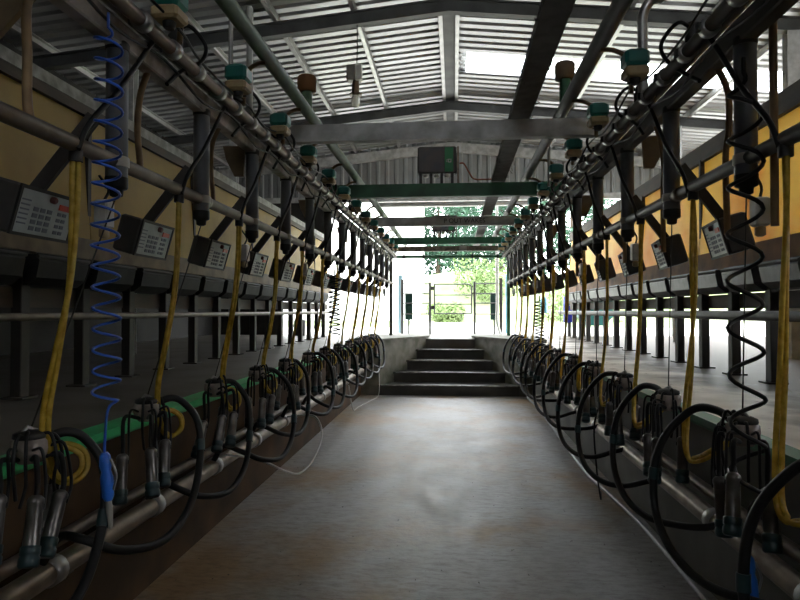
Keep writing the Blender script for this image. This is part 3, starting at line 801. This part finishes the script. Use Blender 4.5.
for nm, d in SIDES.items():
    X, s = d['X'], d['s']; p = -s
    for i in range(N):
        cy = d['cy'] + i * PITCH
        place(protoC, (X, cy, 0), f'{o_(i)} grey vertical cylinder from the camera in the {nm} row')
        # pulsator inside the beam
        px_ = -1.06 if nm == 'left' else .84
        py_ = (2.22 if nm == 'left' else 2.95) + i * PITCH
        if py_ < 11.6:
            place(protoP, (px_, py_, 1.14), f'{o_(i)} teal-capped cream pulsator from the camera on the {nm} upper pipe', 0)
            # link pipe over to overhead pipe
            ox = -.97 if nm == 'left' else .72
            tag(MB().tube(catmull([(px_ + s * .02, py_ + .13, 1.06), (px_ + s * .015, py_ + .15, 1.22), ((px_ * .6 + ox * .4), py_ + .15, 1.275), (ox, py_ + .15, 1.285)], 5), .012, 7).build('link_pipe', M['tan']),
                f'thin link pipe beside {o_(i)} pulsator on the {nm} reaching the overhead pipe', 'pipe', 'link pipes beside the pulsators')
        # keypad unit
        if nm == 'left': bx, by = -1.34, 1.925 + i * PITCH
        else: bx, by = 1.16, 2.86 + i * PITCH
        if by < 11.4:
            place(protoB[nm], (bx, by, .315), f"{o_(i)} grey keypad unit from the camera behind the {nm} middle rail", 0 if nm == 'left' else PI - R(9))
        if i % 2 == 0:
            j = i // 2
            place(protoM, (X + s * .045, cy + .0, .345), f'{o_(j)} small white box from the camera hung under the {nm} cylinders')
        # tan hose
        ty = cy + .27 + jit(.02)
        tx = X + s * .05
        pts = [(X, ty - .03, .96), (tx + jit(.01), ty, .86), (tx + s * .012, ty + .02 + jit(.02), .72), (tx, ty + jit(.015), .60), (tx, ty, .53 if nm == 'left' else .30)]
        tag(MB().tube(catmull(pts, 6), .013, 8).build('rubber_hose', M['tan']), f'{o_(i)} tan rubber hose from the camera dropping from the {nm} upper beam', 'hose', 'tan hoses dropping from the upper beams')
        # black tap on the vacuum pipe with a short curling lead
        yt = cy + .42
        tp_ = thing('vacuum_tap', f'{o_(i)} black vacuum tap from the camera on the {nm} upper pipes', 'tap', (X, yt, 1.13), 'black taps on the vacuum pipes')
        MB().lathe([(.02, 0), (.03, .008), (.032, .05), (.022, .062), (.02, .09), (.01, .095)], (X - s * .02, yt, 1.12), n=12).build('body', M['blackmatt'], tp_)
        MB().tube(catmull([(X - s * .02, yt, 1.18), (X - s * .08, yt + jit(.03), 1.21), (X - s * .13, yt + .05, 1.15), (X - s * .12, yt + .03, 1.07), (X - s * .06, yt - .03, 1.0 + jit(.02)), (X - s * .04, yt - .12, .92)], 6), .009, 7).build('lead', M['black'], tp_)
        # diagonal black pulse hose from upper line to the yellow hose
        yh = cy - .26
        pts = [(X - s * .07, cy + .16, 1.06), (X - s * .055, cy + .10, .97), (X - s * .05, cy - .08, .76), (X - s * .03, cy - .22, .60), (X - s * .02, yh, .51)]
        tag(MB().tube(catmull(pts, 6), .0095, 8).build('pulse_hose', M['black']), f'{o_(i)} black diagonal hose from the camera crossing the {nm} cylinders', 'hose', 'black diagonal hoses across the cylinders')
    # clusters and yellow hoses
    if nm == 'left':
        for i in range(N - 1):
            Yc = 1.85 + i * PITCH + (jit(.03) if i > 1 else 0)
            if Yc > YEND - .2: break
            cluster('left', Yc, i)
            twin_hose('left', Yc + .02, i, Yc)
    else:
        for i in range(-1, N - 1):
            Yc = 2.26 + i * PITCH + (jit(.03) if i > 0 else 0)
            if Yc > YEND - .2: break
            cluster('right', Yc, i + 1)
            twin_hose('right', Yc + .485, i + 1, Yc)

tag(MB().tube(catmull([(-1.2, 1.69, .97), (-1.245, 1.70, .9), (-1.25, 1.71, .75), (-1.24, 1.70, .6), (-1.22, 1.70, .53)], 6), .0135, 8).build('rubber_hose', M['tan']),
    'tan rubber hose at the far left edge of the photo, ahead of the nearest cylinder', 'hose', 'tan hoses dropping from the upper beams')
tag(MB().tube([(1.055, 2.14, 1.12), (1.055, 2.14, .28)], .0135, 8).build('brown_pole', M['tan']), 'straight brown pole just right of the nearest right cylinder', 'pole')
# support gussets under the upper beam
for nm, d in SIDES.items():
    X, s = d['X'], d['s']
    for k in range(6):
        y = 1.78 + k * 1.79
        poly = [(X + s * .03, 1.02), (X + s * .22, .83), (X + s * .42, .83), (X + s * .42, 1.10), (X + s * .03, 1.10)] if (k == 0 and s < 0) else [(X + s * .035, .98), (X + s * .17, .98), (X + s * .15, .90), (X + s * .10, .80), (X + s * .045, .80)]
        mb = MB().prism(poly, 'y', y, y + .02)
        tag(mb.build('gusset_plate', M['tanplate']), f'{o_(k)} tan gusset plate from the camera bolted on the {nm} upper beam', 'bracket', 'tan gusset plates on the upper beams')

# feed side: yellow sheets, ledge, bowls, posts
for nm, d in SIDES.items():
    X, s = d['panel'], d['s']
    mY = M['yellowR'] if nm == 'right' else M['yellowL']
    t = thing('feed_barrier', f"long {'glowing' if nm=='right' else 'shade-darkened'} yellow plastic barrier along the feed side of the {nm} stand", 'barrier', (X, .6, .36))
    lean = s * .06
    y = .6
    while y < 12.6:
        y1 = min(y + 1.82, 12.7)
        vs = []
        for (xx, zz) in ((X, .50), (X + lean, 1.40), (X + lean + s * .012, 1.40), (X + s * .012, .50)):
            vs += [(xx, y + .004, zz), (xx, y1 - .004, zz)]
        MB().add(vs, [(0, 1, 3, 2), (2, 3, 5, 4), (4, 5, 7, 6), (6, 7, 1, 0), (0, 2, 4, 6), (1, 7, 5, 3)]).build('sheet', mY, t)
        MB().box(X + lean * .3 + s * .014 - .02, X + lean * .3 + s * .014 + .02, y - .02, y + .02, .36, 1.42).build('batten', M['darkpost'], t)
        y = y1
    if nm == 'left':
        MB().box(X + lean - .02, X + lean + .04, .6, 12.7, 1.47, 1.55).build('cap_strip', M['capstrip'], t)
        MB().box(X + lean - .005, X + lean + .035, .6, 12.7, 1.40, 1.49).build('top_board', M['timber'], t)
        MB().box(X - .05, X + .06, .6, 12.7, .36, .50).build('ledge', M['tanplate'], t)
    else:
        MB().box(X + lean - .04, X + lean + .02, .6, 12.7, 1.40, 1.56).build('top_board', M['timber'], t)
        MB().box(X - .06, X + .05, .6, 12.7, .34, .51).build('ledge', M['rust'], t)
    # rail beneath bowls
    tag(MB().box(min(X + s * .02, X + s * .06), max(X + s * .02, X + s * .06), .6, 12.7, .02, .14).build('timber_rail', M['timber']), f'dark timber rail under the feed bowls on the {nm}', 'rail')
    k = 0
    y = 2.5
    bowl0 = None
    while y < 12.3:
        # shallow half-round bowl hung on the ledge
        if bowl0 is None:
            b = thing('feed_bowl', '', 'feed bowl', (X + s * .02, y, .15), f'grey feed bowls under the barriers')
            prof = []
            mb = MB()
            n = 10
            for side_ in (0, 1):
                r = .13 - .008 * side_
                ring = [(-s * r * math.sin(PI * q / n), .34 - r * 1.5 * (math.sin(PI * q / n)) ** .8 * 0 - 0, 0) for q in range(n + 1)]
            pts2 = [(-.15, .34), (-.16, .30), (-.14, .20), (-.08, .155), (0, .145), (.06, .155), (.10, .20), (.11, .34)]
            yy0, yy1 = y - .25, y + .25
            xx = X + s * .02
            outer = [(xx + s * (a), z) for a, z in pts2]
            inner = [(xx + s * (a * .93), z + .008) for a, z in pts2]
            vs = [(a, yy0, z) for a, z in outer] + [(a, yy1, z) for a, z in outer] + [(a, yy0, z) for a, z in inner] + [(a, yy1, z) for a, z in inner]
            m_ = len(pts2); fs = []
            for q in range(m_ - 1):
                fs.append((q, q + 1, m_ + q + 1, m_ + q)); fs.append((2 * m_ + q, 3 * m_ + q, 3 * m_ + q + 1, 2 * m_ + q + 1))
            fs.append(tuple(range(m_))); fs.append(tuple(range(2 * m_ - 1, m_ - 1, -1)))
            mb.add(vs, fs, False)
            mb.build('bowl', M['bowl' if nm == 'right' else 'bowldark'], b)
            MB().tube([(xx - s * .155, yy0 - .01, .325), (xx - s * .155, yy1 + .01, .325)], .012, 8).build('rim', M['darkpost'], b)
            b['label'] = f'nearest grey feed bowl from the camera under the {nm} yellow barrier'
            bowl0 = b
        else:
            dup(bowl0, (X + s * .02, y, .15), f'{o_(k)} grey feed bowl from the camera under the {nm} yellow barrier')
        k += 1; y += .62
    k = 0
    y = 2.9 if nm == 'left' else 3.47
    post0 = None
    while y < 12.6:
        if post0 is None:
            b = thing('stall_post', f'nearest dark steel post from the camera under the {nm} feed barrier', 'post', (X, y, GZ), 'dark posts under the feed barriers')
            MB().bbox(X - .035, X + .035, y - .04, y + .04, GZ, .36, .005).build('post', M['darkpost'], b)
            MB().box(X - .07, X + .07, y - .07, y + .07, GZ, GZ + .012).build('base_plate', M['darkpost'], b)
            post0 = b
        else:
            dup(post0, (X, y, GZ), f'{o_(k)} dark steel post from the camera under the {nm} feed barrier')
        k += 1; y += .62

# ------------------------------------------------------------------ coiled hoses and spray guns
def coil(label, X, Y, z0, z1, turns, r, tr, m, gun=None, gunm=None, gap=None, stretch=None):
    t = thing('coiled_hose', label, 'hose', (X, Y, z0))
    pts = [(X, Y, z0 + .05), (X, Y, z0 + .01)]
    n = turns * 14
    for k in range(n + 1):
        f = k / n
        g = f if not stretch else (f + stretch * math.sin(2 * PI * f) / (2 * PI))
        a = 2 * PI * turns * f
        rr = r * min(1, k / 7)
        pts.append((X + rr * math.cos(a) + .004 * math.sin(f * 9), Y + rr * math.sin(a), z0 + (z1 - z0) * g))
    if gun is not None:
        pts += catmull([pts[-1], (X + .01, Y, z1 - .03), (X + .0, Y, gun + .05), (X, Y, gun)], 6)[1:]
    MB().tube(pts, tr, 7).build('coil', m, t)
    if gun is not None:
        g = thing('spray_gun', label.replace('coiled', 'spray gun hanging on the coiled').split(' hanging beside')[0], 'spray gun', (X, Y, gun))
        MB().lathe([(.01, .01), (.017, 0), (.019, -.03), (.015, -.05), (.02, -.07), (.019, -.13), (.012, -.145)], (X, Y, gun), (-.1, 0, 1), 12).build('handle', gunm, g)
        MB().lathe([(.009, -.145), (.011, -.17), (.008, -.22), (.006, -.235)], (X, Y, gun), (-.1, 0, 1), 10).build('nozzle', M['clamp'], g)
        MB().tube(catmull([(X + .02, Y, gun - .01), (X + .04, Y, gun - .06), (X + .03, Y, gun - .11)], 4), .004, 6).build('trigger', M['galv'], g)
        return t, g
    return t
t, g = coil('blue coiled air hose dangling at the left front', -1.13, 1.93, .93, -.29, 18, .042, .0046, M['blue'], -.47, M['bluegun'])
g['label'] = 'blue spray gun at the bottom of the blue coiled hose'
t, g = coil('black coiled hose hanging at the right front before nearest cylinder', .97, 2.16, .80, -.62, 9, .052, .0075, M['black'], -.82, M['bluegun'])
g['label'] = 'blue spray gun at the bottom of the right front coiled hose'
coil('black coiled hose far along the left row beside a yellow hose', -1.12, 5.75, .34, -.22, 12, .05, .007, M['black'])
coil('black coiled hose far along the right row near the steps', .98, 7.25, .12, -.36, 12, .05, .007, M['black'])

# cables and floor hose
pipe('white_cable', 'white cable drooping in a loop from the left milk line over the floor', 'cable',
     catmull([(-1.36, 3.62, -.86), (-1.22, 3.78, -.92), (-1.10, 4.0, -1.05), (-1.03, 4.12, -1.09), (-1.0, 4.4, -1.05), (-1.02, 4.75, -.95), (-1.12, 4.9, -.84), (-1.35, 4.95, -.86)], 7), .0075, M['cable'], 7)
pipe('white_cable', 'thin white cable trailing from the far left end of the milk line to the floor', 'cable',
     catmull([(-1.40, 8.2, -1.0), (-1.39, 8.35, -1.25), (-1.40, 8.6, -1.39), (-1.38, 8.95, -1.392), (-1.28, 9.6, -1.392), (-1.22, 10.0, -1.36), (-1.22, 10.1, -1.1), (-1.25, 10.15, -.93)], 7), .006, M['cable'], 7)
pipe('grey_floor_hose', 'grey hose lying on the pit floor along the right wall', 'hose',
     catmull([(1.15, 10.15, -1.2), (1.16, 9.9, -1.37), (1.2, 9.0, -1.388), (1.15, 6.75, -1.388), (1.13, 5.4, -1.388), (1.16, 4.95, -1.388), (1.21, 4.1, -1.388), (1.2, 3.0, -1.388), (1.18, 1.2, -1.388)], 8), .014, M['greyhose'], 8)
pipe('black_drop_hose', 'thin black hose dropping to the floor hose on the right', 'hose',
     catmull([(1.1, 4.6, -.55), (1.0, 4.55, -.8), (1.0, 4.5, -1.1), (1.05, 4.6, -1.35), (1.12, 4.9, -1.39)], 7), .006, M['black'], 6)

# ------------------------------------------------------------------ fence, gate and things beyond
FY = 13.75
def rel(px): return (px - 454) / 620 * 13.7
for k, (px, r, m, zt, lb) in enumerate([(402, .035, 'steel', .70, 'dark grey fence post left of the gate, farthest left'), (430, .028, 'gatesteel', .63, 'galvanised post carrying the hinges of the gate'),
                                        (474.5, .028, 'gatesteel', .64, 'galvanised post on the latch side of the gate'), (500.5, .035, 'darkpost', .72, 'dark fence post at the right end of the gate fence')]):
    tag(MB().tube([(rel(px), FY, GZ), (rel(px), FY, zt)], r, 10).build('fence_post', M[m]), lb, 'post')
for (a, b, lb) in ((402, 430, 'four-rail galvanised fence panel left of the gate'), (474.5, 500.5, 'four-rail galvanised fence panel right of the gate')):
    t = thing('yard_fence', lb, 'fence', (rel(a), FY, GZ))
    for z in (.60, .38, .17, -.07):
        MB().tube([(rel(a), FY, z), (rel(b), FY, z)], .013, 8).build('rail', M['gatesteel'], t)
t = thing('gate', 'galvanised four-rail gate with rounded corners at the top of the steps', 'gate', (rel(434), FY, -.07))
a, b = rel(434.5), rel(471.5)
MB().tube(catmull([(a, FY, -.06), (a, FY, .2), (a, FY, .56), (a + .04, FY, .59), (0, FY, .59), (b - .12, FY, .59), (b - .03, FY, .57), (b, FY, .49), (b, FY, .2), (b, FY, -.06)], 4), .016, 8).build('frame', M['gatesteel'], t)
for z in (.35, .15, -.06):
    MB().tube([(a, FY, z), (b, FY, z)], .013, 8).build('rail', M['gatesteel'], t)
for z in (.50, .07):
    MB().bbox(rel(430) + .02, a + .01, FY - .02, FY + .02, z - .04, z + .04, .004).build('hinge', M['steel'], t)
MB().box(b - .01, rel(474.5), FY - .015, FY + .015, .36, .40).build('latch', M['gatesteel'], t)
pipe('downpipe', 'pale downpipe beside the right end of the gate fence', 'pipe', catmull([(.93, 13.55, 2.4), (.93, 13.55, 1.5), (.93, 13.55, .2), (.92, 13.55, -.2), (.96, 13.55, -.38), (1.0, 13.55, -.5)], 5), .03, M['cable'], 10)
for x, lb in ((rel(408.5), 'dark green board with silver foot behind left fence panel'), (rel(494), 'dark green board behind the right fence panel')):
    t = thing('green_board', lb, 'board', (x, FY + .06, GZ))
    MB().bbox(x - .085, x + .085, FY + .05, FY + .10, -.20, .40, .008).build('board', M['boardgreen'], t)
    MB().box(x - .02, x + .02, FY + .06, FY + .09, GZ, -.2).build('stake', M['gatesteel'], t)
tag(MB().bbox(-1.32, -1.22, 14.6, 14.7, GZ, .85, .01).build('blue_post', M['paleblue']), 'pale blue post behind the left end of the fence', 'post')
tag(MB().bbox(1.2, 1.29, 14.6, 14.7, GZ, .85, .01).build('blue_post', M['skyblue']), 'sky blue post behind the right end of the fence', 'post')
# drums and hopper on the right beyond the stalls
t = thing('navy_drum', 'navy blue drum on a steel stand beyond the right stalls', 'drum', (2.36, 13.0, GZ))
MB().lathe([(.11, -.26), (.12, -.25), (.12, -.1), (.127, -.09), (.12, -.08), (.12, .1), (.127, .11), (.12, .12), (.12, .25), (.11, .27)], (2.36, 13.0, .02), n=20).build('drum', M['navy'], t)
MB().bbox(2.28, 2.40, 12.878, 12.882, .1, .25, .0005).build('pale_sticker', M['clamp'], t)
MB().box(2.33, 2.39, 12.97, 13.03, GZ, -.24).build('stand', M['darkpost'], t)
t = thing('teal_hopper', 'dark teal hopper on legs beyond the right stalls', 'hopper', (2.88, 13.1, GZ))
MB().prism([(2.56, .30), (3.2, .30), (3.2, -.12), (3.02, -.30), (2.74, -.30), (2.56, -.12)], 'y', 12.85, 13.3).build('body', M['tealdrum'], t)
for x in (2.66, 3.1):
    MB().box(x - .025, x + .025, 13.0, 13.05, GZ, -.18).build('leg', M['darkpost'], t)
MB().tube([(2.58, 12.84, .02), (3.18, 12.84, .14)], .012, 8).build('brace', M['galv'], t)
tag(MB().lathe([(.06, 0), (.07, .01), (.07, .3), (.05, .34), (.02, .36)], (1.95, 13.75, -.05), n=16).build('sky_blue_can', M['skyblue']), 'sky blue can on the yard rail beyond the right stalls', 'can')
t = thing('black_bin', 'black bin standing on the far left stand near the opening', 'bin', (-3.25, 12.9, GZ))
MB().lathe([(.10, 0), (.11, .01), (.125, .30), (.125, .31)], (-3.25, 12.9, GZ), n=18).build('body', M['bin'], t)
MB().lathe([(.13, .31), (.13, .33), (.06, .345)], (-3.25, 12.9, GZ), n=18).build('lid', M['bin'], t)
# yard fence right, outside
t = thing('yard_fence', 'low three-rail yard fence outside the right opening', 'fence', (7.5, 6, GZ))
for z in (-.25, 0.02, .3):
    MB().tube([(7.5, 6, z), (7.5, 20, z)], .02, 8).build('rail', M['galv'], t)
for k in range(8):
    MB().tube([(7.5, 6 + 2 * k, GZ), (7.5, 6 + 2 * k, .4)], .03, 8).build('post', M['galv'], t)
# white building
t = thing('white_building', 'plain white rendered building outside beyond the left of the gate', 'building', (-6, 31, GZ))
MB().box(-12, -1.62, 29, 34, GZ - .1, 6.4).build('wall', M['render'], t)
MB().prism([(28.8, 6.4), (34.2, 6.4), (31.5, 7.5)], 'x', -12.2, -1.55).build('roof', M['cladding'], t)

# trees and bushes
def leaf_crown(blobs, n, ls, seed):
    rnd = random.Random(seed); mb = MB(); vs, fs = [], []
    for _ in range(n):
        bx, by, bz, br = rnd.choices(blobs, [b[3] ** 2 for b in blobs])[0]
        v = Vector((rnd.gauss(0, 1), rnd.gauss(0, 1), rnd.gauss(0, 1))).normalized() * br * (rnd.uniform(.55, 1.05))
        c = Vector((bx, by, bz)) + v
        a = Vector((rnd.gauss(0, 1), rnd.gauss(0, 1), rnd.gauss(0, 1))).normalized(); b = a.orthogonal().normalized()
        l = ls * rnd.uniform(.6, 1.3)
        k = len(vs)
        vs += [c - a * l, c + b * l * .45, c + a * l, c - b * l * .45]
        fs.append((k, k + 1, k + 2, k + 3))
    mb.add(vs, fs)
    return mb
def tree(label, x, y, zg, h, w, m, seed, n=4200):
    rnd = random.Random(seed)
    t = thing('tree', label, 'tree', (x, y, zg), None)
    MB().tube([(x, y, zg - .2), (x + .1, y, zg + h * .35), (x, y, zg + h * .75)], [.16, .12, .05], 8).build('trunk', M['bark'], t)
    blobs = [(x + rnd.uniform(-w, w) * .6, y + rnd.uniform(-w, w) * .5, zg + h * rnd.uniform(.12, .85), w * rnd.uniform(.35, .6)) for _ in range(12)]
    leaf_crown(blobs, n, .17, seed).build('crown', m, t)
tspots = [(-1.0, 39, 6.5, 3.0), (3.0, 40, 7.5, 3.2), (7.2, 39, 7.0, 3.2), (12, 41, 8, 3.6), (17.5, 43, 8, 4), (-7, 40, 8, 4), (23.5, 44, 9, 4.5), (.8, 49, 10, 4), (30, 43, 9, 4.5)]
tl = ['dark green tree right beside the white building corner', 'dark green tree directly behind the gate', 'dark green tree behind the right end of the fence', 'dark tree seen past the right stalls, nearer the gate',
      'dark tree far right beyond the yard fence, left of the last two', 'dark tree behind the white building', 'dark tree far to the right, second from the end', 'tallest dark tree farthest behind the gate', 'dark tree at the far right end of the tree line']
for k, ((x, y, h, w), lb) in enumerate(zip(tspots, tl)):
    tree(lb, x, y, hill(x, y), h * .95, w * .85, M['leafdark'], 40 + k)
def bush(label, x, y, zg, w, h, seed):
    rnd = random.Random(seed)
    t = thing('bush', label, 'bush', (x, y, zg))
    blobs = [(x + rnd.uniform(-w, w), y + rnd.uniform(-.6, .6), zg + h * (.25 + .45 * rnd.random()), h * .42) for _ in range(10)]
    leaf_crown(blobs, 2200, .10, seed).build('foliage', M['leaflight'], t)
    MB().tube([(x, y, zg - .1), (x, y, zg + h * .5)], .05, 6).build('stem', M['bark'], t)
bush('pale green bush behind the gate, right of centre', 1.6, 32, hill(1.6, 32) - .1, 1.0, 2.2, 5)
bush('lower pale green bush behind the gate, left of centre', -.3, 28.6, hill(-.3, 28.6) - .1, .7, 1.0, 6)
bush('pale green bush outside past the right stalls', 6.2, 29, hill(6.2, 29) - .35, 1.6, 2.4, 8)

# ------------------------------------------------------------------ clean helper keys
for o in bpy.data.objects:
    if '_o' in o: del o['_o']

# ------------------------------------------------------------------ light, camera, view
w = bpy.data.worlds.new('overcast'); S.world = w; w.use_nodes = True
nt = w.node_tree
bg = nt.nodes['Background']
bg.inputs['Color'].default_value = (.93, .97, 1.0, 1)
bg.inputs['Strength'].default_value = 11.0
S.view_settings.view_transform = 'Standard'
S.view_settings.look = 'None'
S.view_settings.gamma = 1
S.view_settings.exposure = 0.0

cam = bpy.data.cameras.new('camera'); co = bpy.data.objects.new('camera', cam); COL.objects.link(co)
cam.sensor_width = 36; cam.lens = 620 / 800 * 36
cam.clip_start = .05; cam.clip_end = 300
co.location = (0, 0, E)
co.rotation_euler = (R(90 + 1.0), 0, math.atan(54 / 620))
S.camera = co
S.cycles.max_bounces = 10
S.cycles.diffuse_bounces = 6
S.cycles.use_denoising = True
